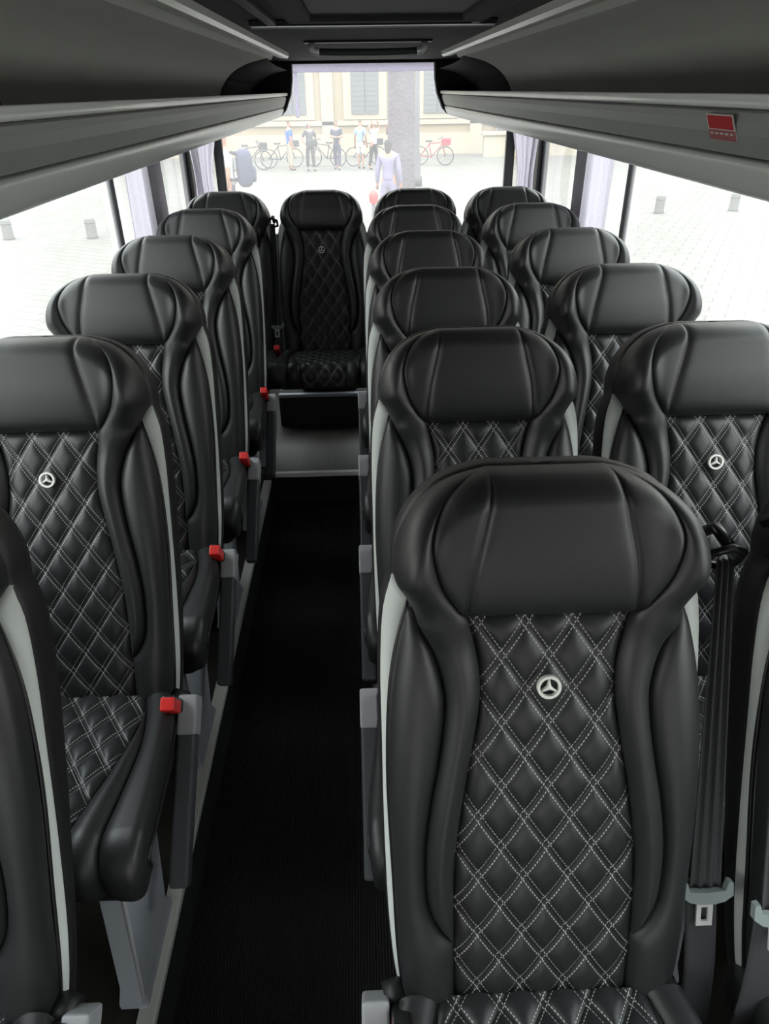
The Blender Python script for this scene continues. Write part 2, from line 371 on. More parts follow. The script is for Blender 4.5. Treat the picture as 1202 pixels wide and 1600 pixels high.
# ------------------------------------------------------------------ luggage racks
def rack(label, mx, flip):
    r = tag(empty('luggage_rack', (mx(-.62), 1.65, 1.56)), label, 'luggage rack', 'overhead luggage racks')
    ox, oy, oz = mx(-.62), 1.65, 1.56
    def P(name, prof, m, y0=YF, y1=4.575, sm=False): return prism_y(name, [(mx(x)-ox, z-oz) for x, z in prof], y0-oy, y1-oy, m, r, sm)
    P('rack_shelf', [(-.99, 1.585), (-.99, 1.655), (-.80, 1.66), (-.43, 1.660), (-.43, 1.60), (-.46, 1.585)], COVEM)
    P('front_panel', [(-.43, 1.668), (-.394, 1.6725), (-.389, 1.6695), (-.388, 1.660), (-.392, 1.645), (-.404, 1.6205), (-.43, 1.6195)], RACKM)
    lip = smooth_poly([(-.425, 1.6755), (-.415, 1.6880), (-.386, 1.6895), (-.379, 1.6875), (-.3785, 1.6770), (-.386, 1.6740)], 4)
    P('lip_trim', [tuple(p) for p in lip], LIPM, sm=True)
    st = smooth_poly([(-.44, 1.6175), (-.412, 1.6175), (-.405, 1.611), (-.408, 1.598), (-.418, 1.582), (-.430, 1.572), (-.446, 1.567), (-.47, 1.567)], 5)
    P('lower_strip', [tuple(p) for p in st] + [(-.47, 1.58), (-.44, 1.60)], STRIPM, sm=False)
    P('underside', [(-.99, 1.567), (-.99, 1.579), (-.46, 1.579), (-.46, 1.567)], STRIPM)
    return r
rackL = rack('long grey overhead luggage rack above the left windows, no sticker', lambda x: x, 1)
rackR = rack('long grey overhead luggage rack above the right windows, with red sticker', mirror, -1)
# small black bracket standing on the left rack
bk = tag(empty('rack_divider', (-.475, .93, 1.66)), 'small black divider bump on the left luggage rack, at picture edge', 'divider')
bm = bmesh.new()
pr = smooth_poly([(-.07, .002), (-.055, .044), (-.01, .058), (.03, .046), (.04, .002)], 6)
A = [bm.verts.new((x, -.10, z)) for x, z in pr]; B = [bm.verts.new((x, .10, z)) for x, z in pr]
for i in range(len(pr)): bm.faces.new((A[i], A[(i+1) % len(pr)], B[(i+1) % len(pr)], B[i]))
bm.faces.new(A[::-1]); bm.faces.new(B); from_bm('divider_body', bm, BLACKP, bk, False)
bpy.data.objects['divider_body'].name = 'divider_body'
# red sticker on the right rack
stk = tag(empty('warning_sticker', (mirror(-.3885)-.0003, 1.047, 1.6535)), 'red and white sticker on the right luggage rack front panel', 'sticker')
stk.rotation_euler = (0, -.41, 0)
STW = mat('sticker_white', (.72, .70, .66), .5); STR = mat('sticker_red', (.62, .02, .03), .45); STP = mat('sticker_faded_red', (.42, .12, .12), .5)
def st_plate(name, y0, y1, z0, z1, t, m): return box(name, -t, 0, y0, y1, z0, z1, m, stk)
st_plate('sticker_base', -.041, .039, -.019, .0145, .0008, STW)
st_plate('red_field', -.037, .035, -.004, .0128, .0014, STR)
st_plate('faded_field', -.040, .038, -.0185, -.0055, .0014, STP)
for k in range(5): st_plate('text_line', -.034+.0145*k, -.026+.0145*k, -.011, -.0085, .0018, STW)

# grab handle on the ceiling in front of the rear bulkhead
gh = tag(empty('grab_handle', (.045, 2.80, CZ)), 'dark ceiling grab bar with bright ends above the rear window', 'grab handle')
tube('handle_bar', [(-.165, .03, -.028), (-.12, .03, -.030), (0, .03, -.031), (.12, .03, -.030), (.165, .03, -.028)], .0105, MATS['armrest_plastic'], gh, 10)
for s in (-1, 1): tube('handle_end', [(s*.189, .03, -.003), (s*.188, .03, -.018), (s*.179, .03, -.027), (s*.163, .03, -.029)], [.011, .0125, .013, .0125], TONGUE, gh, 10)
box('recess_plate', -.21, .21, -.03, .0, -.006, 0, BLACKP, gh, bev=.002)

# ------------------------------------------------------------------ the seat
TV = np.array([0, .32498, .94572]); NV = np.array([0, -.94572, .32498]); P0 = np.array([0, 0, .453])
OUT_HEAD = smooth_poly([(0, .8575), (.05, .8575), (.09, .8560), (.143, .840), (.180, .812), (.204, .778), (.217, .738), (.217, .704), (.206, .684), (.192, .657)])
SEAM_IN = smooth_poly([(.192, .657), (.165, .60), (.150, .545), (.149, .50), (.158, .43), (.172, .35), (.180, .27), (.176, .19), (.160, .145), (.138, .115)])
PANEL = smooth_poly([(.118, .652), (.102, .59), (.098, .54), (.102, .495), (.117, .41), (.132, .31), (.138, .24), (.138, .115), (.136, 0)])
WING = smooth_poly([(.118, .652), (.132, .668), (.156, .705), (.168, .755), (.163, .79), (.145, .822), (.115, .8455), (.0898, .8561)])
HSEAM = smooth_poly([(.086, .8575), (.088, .83), (.096, .79), (.110, .725), (.118, .652)])
OUTER = smooth_poly([(.196, .668), (.212, .61), (.224, .54), (.230, .45), (.231, .35), (.226, .2), (.222, .08), (.214, -.02)])
GREY = smooth_poly([(.219, .702), (.234, .65), (.240, .56), (.2405, .45), (.2405, .3), (.2375, .15), (.231, .05), (.222, -.02)])
HEADLINE = np.array([(-.2, .652), (.2, .652)]); BOTTOM = np.array([(-.3, -.012), (.3, -.012)])

def height(U, V, region):
    Q = np.c_[np.abs(U), V]
    dp = pdist(Q, PANEL); dsn = pdist(Q, SEAM_IN); dw = pdist(Q, WING); dh = pdist(Q, HSEAM)
    dl = np.where(np.abs(U) < .125, np.abs(V-.652), 9)
    puff = lambda d, k: 1-np.exp(-d/k)
    H = .012*np.sin(np.clip(V/.6, 0, 1)*math.pi)
    if region == 'panel':
        a = U/DU; b = (V-V0)/DV; al = (a+b)/2; be = (a-b)/2
        ta = np.abs(al-np.round(al)); tb = np.abs(be-np.round(be))
        pil = (1-(1-2*ta)**3)*(1-(1-2*tb)**3)
        edge = puff(np.minimum(np.minimum(dp, dl), np.abs(V+.012)), .012)
        H = H + .0085*pil*edge + .008*edge - .004
    elif region == 'inner':
        hm = sstep(.60, .69, V); d = np.minimum(dp, dsn); dd = np.where(V > .66, dw, np.minimum(d, dw))
        H = H + (1-hm)*.025*puff(np.where(V > .64, dd, d), .011) + hm*(.018 + .010*puff(dd, .005))
    elif region == 'outer':
        d = np.minimum(np.where(V < .125, dp, 9), dsn)
        H = H + .021*puff(d, .011) - .003
    elif region == 'head':
        H = H + .018*puff(dl, .012) + .010*puff(np.minimum(np.minimum(dw, dl), dh+.001), .005)
    H = H + .020*sstep(.58, .76, V) if region in ('head', 'inner') else H
    if region in ('head', 'inner'):
        de = np.where((V >= .8559) & (np.abs(U) < .091), 0, pdist(Q, OUT_HEAD)); H = H + ENDROLL(de, .045, .085)*sstep(.60, .68, V) + .026*sstep(.14, .21, np.abs(U))*sstep(.55, .70, V)
    if region == 'outer':
        H = H + ENDROLL(pdist(Q, OUTER), .045, .034)
    return H

def sheet(name, U, V, region, m, parent, skirt=.02, mirror_u=False):
    """U, V: (rows, cols) grids on the backrest plane"""
    R, K = U.shape
    if mirror_u: U = -U
    H = height(U.ravel(), V.ravel(), region).reshape(R, K)
    H[np.isnan(H)] = 0
    pts = P0 + U[..., None]*np.array([1, 0, 0]) + V[..., None]*TV + H[..., None]*NV
    return grid_mesh(name, pts, np.stack([U, V], -1), -NV*skirt, m, parent, flip=mirror_u)

def grid_mesh(name, pts, uv, down, m, parent, flip=False):
    R, K, _ = pts.shape
    v = list(pts.reshape(-1, 3)); uvs = list(uv.reshape(-1, 2)); f = []
    for i in range(R-1):
        for j in range(K-1):
            q = (i*K+j, i*K+j+1, (i+1)*K+j+1, (i+1)*K+j); f.append(q[::-1] if flip else q)
    border = [j for j in range(K)] + [i*K+K-1 for i in range(1, R)] + [(R-1)*K+j for j in range(K-2, -1, -1)] + [i*K for i in range(R-2, 0, -1)]
    base = len(v)
    for k in border: v.append(v[k] + (down if down.ndim == 1 else down[k])); uvs.append(uvs[k])
    n = len(border)
    for k in range(n):
        q = (border[k], base+k, base+(k+1) % n, border[(k+1) % n]); f.append(q[::-1] if flip else q)
    return mesh(name, v, f, m, parent, True, uvs)

def loft(A, B, cols, ease=True):
    s = np.linspace(0, 1, cols)
    if ease: s = .5*s + .5*(.5-.5*np.cos(math.pi*s))
    return A[:, None, :]*(1-s)[None, :, None] + B[:, None, :]*s[None, :, None]

def at_v(pl, v):
    o = np.argsort(pl[:, 1]); return np.interp(v, pl[o, 1], pl[o, 0])

def build_backrest(root):
    # centre panel
    v = np.linspace(-.012, .652, 210); s = np.linspace(-1, 1, 84)
    hw = at_v(PANEL, np.clip(v, 0, .652))
    U = hw[:, None]*s[None]; V = np.repeat(v[:, None], len(s), 1)
    sheet('quilted_panel', U, V, 'panel', QUILT, root)
    # bolsters
    vi = np.r_[np.linspace(-.02, .115, 14), np.linspace(.125, .655, 56)]
    inn = np.where(vi < .115, at_v(PANEL, np.clip(vi, 0, 1)), at_v(SEAM_IN, np.clip(vi, .115, .657)))
    out = np.maximum(at_v(OUTER, vi), inn+.004)
    L = loft(np.c_[inn, vi], np.c_[out, vi], 18)
    lowI = resample(PANEL[(PANEL[:, 1] >= .114)][::-1], 54); lowO = resample(SEAM_IN[::-1], 54)
    hiI = resample(WING, 34); cut = OUT_HEAD[OUT_HEAD[:, 0] >= .0895]; hiO = resample(cut[::-1], 34)
    W = loft(np.vstack([lowI, hiI[1:]]), np.vstack([lowO, hiO[1:]]), 20)
    for mir in (False, True):
        sheet('outer_bolster', L[..., 0], L[..., 1], 'outer', LEATHER, root, mirror_u=mir)
        sheet('inner_bolster', W[..., 0], W[..., 1], 'inner', LEATHER, root, skirt=.03, mirror_u=mir)
    # head cushion: side panels and centre in one skin, columns follow the seams
    k = 64
    hs = resample(HSEAM[::-1], k); wg = resample(WING, k)
    vtop = np.linspace(0, 1, k)
    cen = loft(np.c_[-hs[:, 0], hs[:, 1]], hs, 46, False); rt = loft(hs, wg, 14, False); lf = loft(np.c_[-wg[:, 0], wg[:, 1]], np.c_[-hs[:, 0], hs[:, 1]], 14, False)
    G = np.concatenate([lf[:, :-1], cen, rt[:, 1:]], 1)
    sheet('head_cushion', G[..., 0], G[..., 1], 'head', LEATHER, root, skirt=.03)
    # pale crescent trim along both sides, with a face turned outwards
    gi = resample(OUTER, 44); go = resample(GREY, 44)
    for mir in (1, -1):
        prof = []
        for a, b in zip(gi, go):
            row = [(a[0]-.006, a[1], -.030), (a[0]*.5+b[0]*.5-.002, a[1]*.5+b[1]*.5, -.034), (b[0]-.001, b[1], -.041), (b[0]+.0005, b[1], -.050)]
            prof.append([P0 + np.array([mir*u, 0, 0]) + TV*vv + NV*h for u, vv, h in row])
        g = np.array(prof); grid_mesh('side_trim', g, np.zeros(g.shape[:2]+(2,)), -NV*.004, TRIMGREY, root, flip=mir > 0)
        pts = [P0 + np.array([mir*(a[0]+.0005), 0, 0]) + TV*a[1] + NV*-.034 for a in gi]
        tube('piping', pts, .0042, PIPE, root, 6)
    # shell behind
    half = np.vstack([OUT_HEAD[OUT_HEAD[:, 1] > .70], GREY[3:]])
    half = resample(half, 60); full = np.vstack([half, np.c_[-half[::-1, 0], half[::-1, 1]]])
    cen2 = np.array([0, .43]); vs = []; fs = []; n = len(full)
    for h, sc, off in ((-.040, 1.0, -.006), (-.048, 1.0, .002), (-.058, 1.0, .004), (-.098, 1.0, .004), (-.120, .985, .002), (-.130, .93, 0), (-.134, .6, 0)):
        for p in full:
            d = (p-cen2); d = d*sc + d/np.hypot(*d)*off; q = cen2+d
            hh = h if h > -.06 else -.058 + (h+.058)*(.30+.70*float(sstep(.0, .62, q[1]))); vs.append(P0 + np.array([q[0], 0, 0]) + TV*q[1] + NV*hh)
    for r in range(6):
        for i in range(n): fs.append((r*n+i, (r+1)*n+i, (r+1)*n+(i+1) % n, r*n+(i+1) % n))
    fs.append(tuple(6*n+i for i in range(n)))
    mesh('back_shell', vs, fs, SHELL, root, True)
    # star badge: ring and three tapered points
    bm = bmesh.new(); eu, ev, eh = -.003, .548, .026
    W2 = lambda u, vv, h: bm.verts.new(P0 + np.array([u, 0, 0]) + TV*vv + NV*h)
    N = 40; ro, ri = .0172, .0132
    o1 = [W2(eu+ro*math.sin(2*math.pi*i/N), ev+ro*math.cos(2*math.pi*i/N), eh) for i in range(N)]; o2 = [W2(eu+ri*math.sin(2*math.pi*i/N), ev+ri*math.cos(2*math.pi*i/N), eh) for i in range(N)]
    o3 = [W2(eu+ro*math.sin(2*math.pi*i/N), ev+ro*math.cos(2*math.pi*i/N), eh-.007) for i in range(N)]; o4 = [W2(eu+ri*math.sin(2*math.pi*i/N), ev+ri*math.cos(2*math.pi*i/N), eh-.007) for i in range(N)]
    for i in range(N):
        j = (i+1) % N; bm.faces.new((o1[i], o1[j], o2[j], o2[i])); bm.faces.new((o3[i], o3[j], o1[j], o1[i])); bm.faces.new((o2[i], o2[j], o4[j], o4[i]))
    tips = []; 
    for t in range(6):
        a = t*math.pi/3; r = .0142 if t % 2 == 0 else .0031; tips.append((eu+r*math.sin(a), ev+r*math.cos(a)))
    top = [W2(u, vv, eh-.0005) for u, vv in tips]; c = W2(eu, ev, eh+.001); low = [W2(u, vv, eh-.007) for u, vv in tips]
    for t in range(6):
        j = (t+1) % 6; bm.faces.new((c, top[t], top[j])); bm.faces.new((top[t], low[t], low[j], top[j]))
    b = from_bm('star_badge', bm, BADGE, root); b['label'] = 'small white three pointed star in a ring'

# cushion --------------------------------------------------------------
CL, CR = .392, .055
def cush_point(w):
    """path over the cushion: position (y, z) and normal (ny, nz)"""
    rise = .035
    if w <= CL:
        return np.array([-w, .470 + rise*(w/CL)**1.3]), np.array([-.05, 1.0])
    a = (w-CL)/CR
    if a <= math.pi*.5:
        return np.array([-CL-CR*math.sin(a), .470+rise-CR*(1-math.cos(a))]), np.array([-math.sin(a), math.cos(a)])
    e = (a-math.pi*.5)*CR
    return np.array([-CL-CR+e*.15, .470+rise-CR-e]), np.array([-1.0, -.1])
W_END = CL + CR*math.pi*.5 + .050
CP = smooth_poly([(.150, -.03), (.170, .04), (.168, .12), (.147, .24), (.122, .36), (.114, .45), (.122, .60)])
CS = smooth_poly([(.152, -.03), (.178, .06), (.192, .16), (.190, .28), (.185, .38), (.186, .46), (.188, .60)])
CO = smooth_poly([(.215, -.03), (.236, .06), (.252, .20), (.264, .34), (.266, .45), (.256, .60)])
def cush_sheet(name, A, B, region, m, parent, cols, mir=1):
    ws = np.linspace(-.03, W_END, 96 if region != 'panel' else 170)
    a = at_v(A, ws) if A is not None else None; b = at_v(B, ws)
    s = np.linspace(0, 1, cols)
    U = (a[:, None]*(1-s) + b[:, None]*s) if A is not None else b[:, None]*np.linspace(-1, 1, cols)[None]
    Wg = np.repeat(ws[:, None], cols, 1)
    Q = np.c_[np.abs(U).ravel(), Wg.ravel()]
    dp, dsn, do = (pdist(Q, x).reshape(U.shape) for x in (CP, CS, CO))
    puff = lambda d, k: 1-np.exp(-d/k)
    if region == 'panel':
        aa = U/DU; bb = (Wg-.02)/DV; al = (aa+bb)/2; be = (aa-bb)/2
        ta = np.abs(al-np.round(al)); tb = np.abs(be-np.round(be))
        H = .010*(1-(1-2*ta)**3)*(1-(1-2*tb)**3)*puff(dp, .012) + .004*puff(dp, .015)
    elif region == 'inner': H = .022*puff(np.minimum(dp, dsn), .014)
    else: H = .020*puff(dsn, .013) + ENDROLL(do, .024, .022)
    pts = np.zeros(U.shape+(3,)); down = np.zeros(U.shape+(3,))
    for i, wv in enumerate(ws):
        p, nn = cush_point(wv)
        pts[i, :, 0] = mir*U[i]; pts[i, :, 1] = p[0]+nn[0]*H[i]; pts[i, :, 2] = p[1]+nn[1]*H[i]
        sk = .025 if region != 'outer' else .045; down[i, :, 1] = -nn[0]*sk; down[i, :, 2] = -nn[1]*sk
    return grid_mesh(name, pts, np.stack([U, Wg+.07], -1), down.reshape(-1, 3), m, parent, flip=(mir > 0))
def build_cushion(root):
    cush_sheet('cushion_panel', None, CP, 'panel', QUILT, root, 96)
    for mir in (1, -1):
        cush_sheet('cushion_bolster', CP, CS, 'inner', LEATHER, root, 10, mir)
        cush_sheet('cushion_side', CS, CO, 'outer', LEATHER, root, 20, mir)
        ws = np.linspace(-.02, W_END-.02, 40); pts = []
        for wv in ws:
            p, nn = cush_point(wv); u = float(at_v(CO, np.array([wv]))[0]); pts.append((mir*(u+.001), p[0]-nn[0]*.036, p[1]-nn[1]*.036))
        tube('cushion_piping', pts, .0045, PIPE, root, 6)
    bm = bmesh.new(); bm_box(bm, -.236, .236, -.440, .06, .350, .452, .03, 4); from_bm('seat_pan', bm, SHELL, root, True)

def build_legs(root):
    for s in (-1, 1):
        bm = bmesh.new(); vs = []
        for z, y0, y1, x0, x1 in ((0, -.46, -.22, .135, .198), (.012, -.46, -.22, .135, .198), (.05, -.445, -.24, .140, .192), (.36, -.40, -.16, .140, .192)):
            vs.append([bm.verts.new((s*x, y, z)) for x, y in ((x0, y0), (x1, y0), (x1, y1), (x0, y1))])
        for A, B in zip(vs[:-1], vs[1:]):
            for i in range(4): bm.faces.new((A[i], A[(i+1) % 4], B[(i+1) % 4], B[i]))
        bm.faces.new(vs[0]); bm.faces.new(vs[-1]); bmesh.ops.bevel(bm, geom=bm.edges[:], offset=.004, segments=2, affect='EDGES')
        lg = from_bm('leg', bm, LEGM, root)
        bm = bmesh.new(); tube_into(bm, [(s*.190, -.455, .02), (s*.189, -.443, .06), (s*.189, -.400, .35)], .005, 6); from_bm('leg_ridge', bm, ARMCAP, lg, True)
    tube('leg_rail', [(-.2, -.12, .335), (.2, -.12, .335)], .016, LEGM, root, 10)

def build_armrest(root, side):
    x = side*.262; w2 = .021
    p0 = Vector((x, -.012, .438)); p1 = Vector((x, -.315, .185)); ax = (p1-p0).normalized(); up = Vector((0, -ax.z, ax.y)).normalized()
    if up.z < 0: up = -up
    def bar(name, a, b, hw, ht0, ht1, m, par, bev):
        bm = bmesh.new(); vs = []
        for t, ht in ((a, ht0), (b, ht1)):
            c = p0 + ax*t
            vs.append([bm.verts.new(c + Vector((sx*hw, 0, 0)) + up*sy*ht) for sx, sy in ((-1, -1), (1, -1), (1, 1), (-1, 1))])
        for i in range(4): bm.faces.new((vs[0][i], vs[0][(i+1) % 4], vs[1][(i+1) % 4], vs[1][i]))
        bm.faces.new(vs[0][::-1]); bm.faces.new(vs[1]); bmesh.ops.bevel(bm, geom=bm.edges[:], offset=bev, segments=4, affect='EDGES', profile=.6)
        return from_bm(name, bm, m, par, False)
    arm = bar('armrest', .055, .385, w2, .026, .020, ARMPAD, root, .010)
    bar('armrest_cap', -.03, .062, w2+.001, .032, .030, ARMCAP, arm, .008)
    tube('armrest_pivot', [(x-side*.018, .012, .43), (x-side*.05, .02, .435)], .03, SHELL, arm, 14)

def build_buckle(root, side):
    x = side*(.238 if side > 0 else .222)
    bm = bmesh.new(); bm_box(bm, -.0155, .0155, -.016, .016, -.06, .055, .006, 3)
    b = from_bm('belt_buckle', bm, BLACKP, root, False); b.location = (x, -.045, .485); b.rotation_euler = (math.radians(38), 0, 0)
    bm = bmesh.new(); bm_box(bm, -.0158, .0158, -.0200, .0110, -.008, .0585, .004, 3)
    r = from_bm('release_button', bm, RED, b); r['label'] = 'red release button'

def build_belt(root, u, dy, du=0.0, dz=0.0):
    """shoulder belt hanging beside the backrest from a guide to its tongue"""
    top = Vector((u, .285+dy, 1.098+dz)); bot = Vector((u+du, .075+dy, .605+dz)); low = Vector((u+du*1.3, -.02+dy*.4, .36))
    g = bmesh.new()
    tube_into(g, [top+Vector((-.026, .012, -.012)), top+Vector((-.024, -.004, .016)), top+Vector((0, -.012, .030)), top+Vector((.024, -.004, .016)), top+Vector((.026, .012, -.012)), top+Vector((0, .014, -.020))], .0065, 10, True)
    tube_into(g, [top+Vector((0, .0, .028)), top+Vector((0, .045, .030)), top+Vector((0, .085, -.005))], .009, 8)
    from_bm('belt_guide', g, BLACKP, root, True)
    # pleated webbing widening towards the tongue
    rows = []; n = 22
    for k in range(40):
        t = k/39; c = top.lerp(bot, t); wd = .013 + .012*t; row = []
        for j in range(n+1):
            s = j/n*2-1
            row.append((c.x+s*wd, c.y - (.004*(1-t)+.0022)*math.cos(j/n*math.pi*6) , c.z+.0*s))
        rows.append(row)
    gm = np.array(rows); st = grid_mesh('belt_strap', gm, np.zeros(gm.shape[:2]+(2,)), np.array([0, .003, 0]), WEB, root)
    rows = []
    for k in range(20):
        t = k/19; c = bot.lerp(low, t) + Vector((0, .012, 0)); wd = .025
        rows.append([(c.x+(j/6*2-1)*wd, c.y - .012*math.sin(t*math.pi), c.z) for j in range(7)])
    gm = np.array(rows); grid_mesh('belt_lap_strap', gm, np.zeros(gm.shape[:2]+(2,)), np.array([0, .003, 0]), WEB, st)
    # latch plate: wide grey yoke with raised ends, bright tongue with its slot
    ax = (bot-top).normalized(); sd = Vector((1, 0, 0)); nr = sd.cross(ax).normalized()
    if nr.y > 0: nr = -nr
    def plate(outline, th, name, m, par, hole=None):
        bm = bmesh.new()
        mk = lambda pts, h: [bm.verts.new(bot + sd*a + ax*b + nr*h) for a, b in pts]
        A, B = mk(outline, th), mk(outline, 0)
        k = len(outline)
        for i in range(k): bm.faces.new((A[i], A[(i+1) % k], B[(i+1) % k], B[i]))
        if hole:
            HA, HB = mk(hole, th), mk(hole, 0)
            for i in range(k):
                j = (i+1) % k; bm.faces.new((HA[i], HA[j], HB[j], HB[i])); bm.faces.new((A[i], A[j], HA[j], HA[i])); bm.faces.new((B[i], B[j], HB[j], HB[i]))
        else: bm.faces.new(A); bm.faces.new(B[::-1])
        return from_bm(name, bm, m, par)
    yoke = [(-.040, -.018), (-.033, -.020), (-.028, -.004), (0, -.002), (.028, -.004), (.033, -.020), (.040, -.018), (.041, .004), (.028, .014), (.012, .018), (-.012, .018), (-.028, .014), (-.041, .004)]
    pl = plate(yoke, .012, 'latch_plate', LATCHP, st)
    plate([(-.013, .012), (.013, .012), (.013, .060), (-.013, .060)], .0045, 'latch_tongue', TONGUE, pl, [(-.0055, .028), (.0055, .028), (.0055, .052), (-.0055, .052)])

ROWS = [.8885, 1.5647, 2.1852, 2.8239, 3.5008, 4.1293]
def make_seat(label, x, row, arm=0, buckle=0, belt=None, proto={}):
    """arm/buckle: side (-1 left, 1 right); first seat of a kind is built, later ones are copies"""
    key = (arm, buckle, belt)
    if 'core' not in proto:
        root = empty('passenger_seat'); build_backrest(root); build_cushion(root); build_legs(root); proto['core'] = root; first = True
    else:
        core = [c for c in proto['core'].children if c.name.split('.')[0] not in ('armrest', 'belt_buckle', 'belt_guide', 'belt_strap')]
        root = proto['core'].copy(); COL.objects.link(root)
        for ch in core: copy_tree(ch, root)
    root.location = (x, ROWS[row-1]-.315, 0); root.rotation_euler = (0, 0, 0)
    if x == XA: root.scale = (1, 1, .992)
    if row == 6:
        for ch in list(root.children):
            k = ch.name.split('.')[0]
            if k.startswith('cushion') or k == 'seat_pan': ch.scale = (1, .80, 1) if k != 'seat_pan' else (1, .80, .70); ch.location = (0, 0, .1356 if k == 'seat_pan' else 0)
            if x == XC and k.startswith('leg'):
                for g2 in list(ch.children): bpy.data.objects.remove(g2)
                bpy.data.objects.remove(ch)
        if x == XC: box('pedestal', -.16, .16, .15, .32, .185, .440, SHELL, root, bev=.01)
    if arm: build_armrest(root, arm)
    if buckle: build_buckle(root, buckle)
    if belt: build_belt(root, *belt)
    tag(root, label, 'seat', 'black quilted passenger seats')
    return root
XL, XA, XW, XC = -.700, .252, .788, -.203
make_seat('nearest right aisle seat, black quilted leather with white star badge, largest in view', XA, 1, -1, -1, (.278, 0, -.012))
make_seat('black seat cut off at the right edge, belt strap hanging over its pale trim', XW+.030, 1, 0, 0, (-.238, -.075, 0, .065))
make_seat('black seat cut off at lower left corner, only bolster and pale trim showing', XL-.036, 1, 1, 1)
make_seat('second seat from the front in the left single row, with badge and red buckle', XL, 2, 1, 1)
make_seat('third seat from the front in the left single row', XL, 3, 1, 1)
make_seat('fourth seat from the front in the left single row', XL, 4, 1, 1)
make_seat('fifth seat from the front in the left single row, before the back row', XL, 5, 1, 1)
make_seat('second seat from the front in the right aisle column, directly behind the nearest seat', XA, 2, -1, -1)
make_seat('third seat from the front in the right aisle column', XA, 3, -1, -1)
make_seat('fourth seat from the front in the right aisle column', XA, 4, -1, -1)
make_seat('fifth seat from the front in the right aisle column, before the back row', XA, 5, -1, -1)
make_seat('second seat from the front in the right window column, badge visible at picture edge', XW, 2)
make_seat('third seat from the front in the right window column, pavement behind its headrest', XW, 3)
make_seat('fourth seat from the front in the right window column, beside the curtain', XW, 4)
make_seat('fifth seat from the front in the right window column, before the back row', XW, 5)
make_seat('leftmost seat of the back row, under the rear left curtain', XL, 6, 0, 1)
make_seat('back row seat at the end of the aisle, backrest and cushion fully visible', XC, 6, 0, 0, (-.262, -.03, 0))
make_seat('third back row seat from the left, only its headrest showing', XA+.045, 6)
make_seat('rightmost seat of the back row, beside the rear right curtain', XW, 6)

# ------------------------------------------------------------------ curtains
def curtain(label, pts, z0, z1, amp, waves, gather=None, thick=.004):
    """pts: ground path (x, y); folds perpendicular; gather pulls the lower part to one side"""
    pl = resample(np.array(pts, float), 90); rows = []
    c = empty('curtain', (pl[:, 0].mean(), pl[:, 1].mean(), z0)); tag(c, label, 'curtain', 'grey window curtains')
    o = np.array([pl[:, 0].mean(), pl[:, 1].mean(), z0])
    d = np.gradient(pl, axis=0); d /= np.hypot(d[:, 0], d[:, 1])[:, None]; nrm = np.c_[-d[:, 1], d[:, 0]]
    R = 26
    for i in range(R):
        t = i/(R-1); z = z1 + (z0-z1)*t; row = []
        for k in range(90):
            s = k/89; ph = s*waves*2*math.pi + .5*math.sin(3*s+2*t) + .25*math.sin(9*s)
            a = amp*(.75+.25*math.sin(7*s+1))*(.8+.4*t)
            p = pl[k].copy()
            if gather is not None:
                g = .45*math.sin(t*math.pi)**2*(1 if t < .75 else .8); p = p*(1-g) + np.array(gather)*g
            p = p + nrm[k]*a*math.sin(ph)
            row.append((p[0]-o[0], p[1]-o[1], z-o[2]))
        rows.append(row)
    g = np.array(rows); grid_mesh('curtain_fabric', g, np.zeros(g.shape[:2]+(2,)), np.array([0, 0, .0005]), CURTAIN, c)
    return c
curtain('grey curtain gathered over the left pillar, between the two side windows', [(GX0+.035, 3.30), (GX0+.03, 3.88)], .92, 1.57, .016, 5)
curtain('grey curtain gathered over the right pillar, between the two side windows', [(GX1-.035, 3.21), (GX1-.03, 3.80)], .92, 1.57, .016, 5)
curtain('grey curtain at the rear left corner, tied in beside the rear window', [(GX0+.02, 4.66), (GX0+.035, 4.78), (GX0+.16, 4.83)], .88, 1.57, .014, 4, (GX0+.05, 4.80))
curtain('grey curtain at the rear right corner, tied in beside the rear window', [(GX1-.02, 4.66), (GX1-.035, 4.78), (GX1-.16, 4.83)], .88, 1.57, .014, 4, (GX1-.05, 4.80))

# ------------------------------------------------------------------ outside: plaza, facade, tree, people, bicycles
def gz(y): return CAM_Z - (2.45 + .25*min(max((y-16)/14, 0), 1))
def paver_mat():
    m = mat('pale_paving', (.52, .51, .47), .85)
    n = m.node_tree; b = n.nodes['Principled BSDF']; tc = n.nodes.new('ShaderNodeTexCoord'); mp = n.nodes.new('ShaderNodeMapping'); mp.inputs['Rotation'].default_value = (0, 0, .5)
    br = n.nodes.new('ShaderNodeTexBrick'); br.inputs['Scale'].default_value = 1.0; br.inputs['Color1'].default_value = (.104, .100, .085, 1); br.inputs['Color2'].default_value = (.082, .079, .067, 1); br.inputs['Mortar'].default_value = (.046, .044, .039, 1)
    br.inputs['Mortar Size'].default_value = .012; br.inputs['Brick Width'].default_value = .42; br.inputs['Row Height'].default_value = .24
    n.links.new(tc.outputs['Object'], mp.inputs[0]); n.links.new(mp.outputs[0], br.inputs['Vector']); n.links.new(br.outputs[0], b.inputs['Base Color'])
    return m
PAVE = paver_mat()
ys = [-60, 16, 30, 90]
v = []; f = []
for y in ys: v += [(-90, y, gz(y)), (90, y, gz(y))]
for i in range(3): f.append((2*i, 2*i+1, 2*i+3, 2*i+2))
struct(mesh('ground', v, f, PAVE))

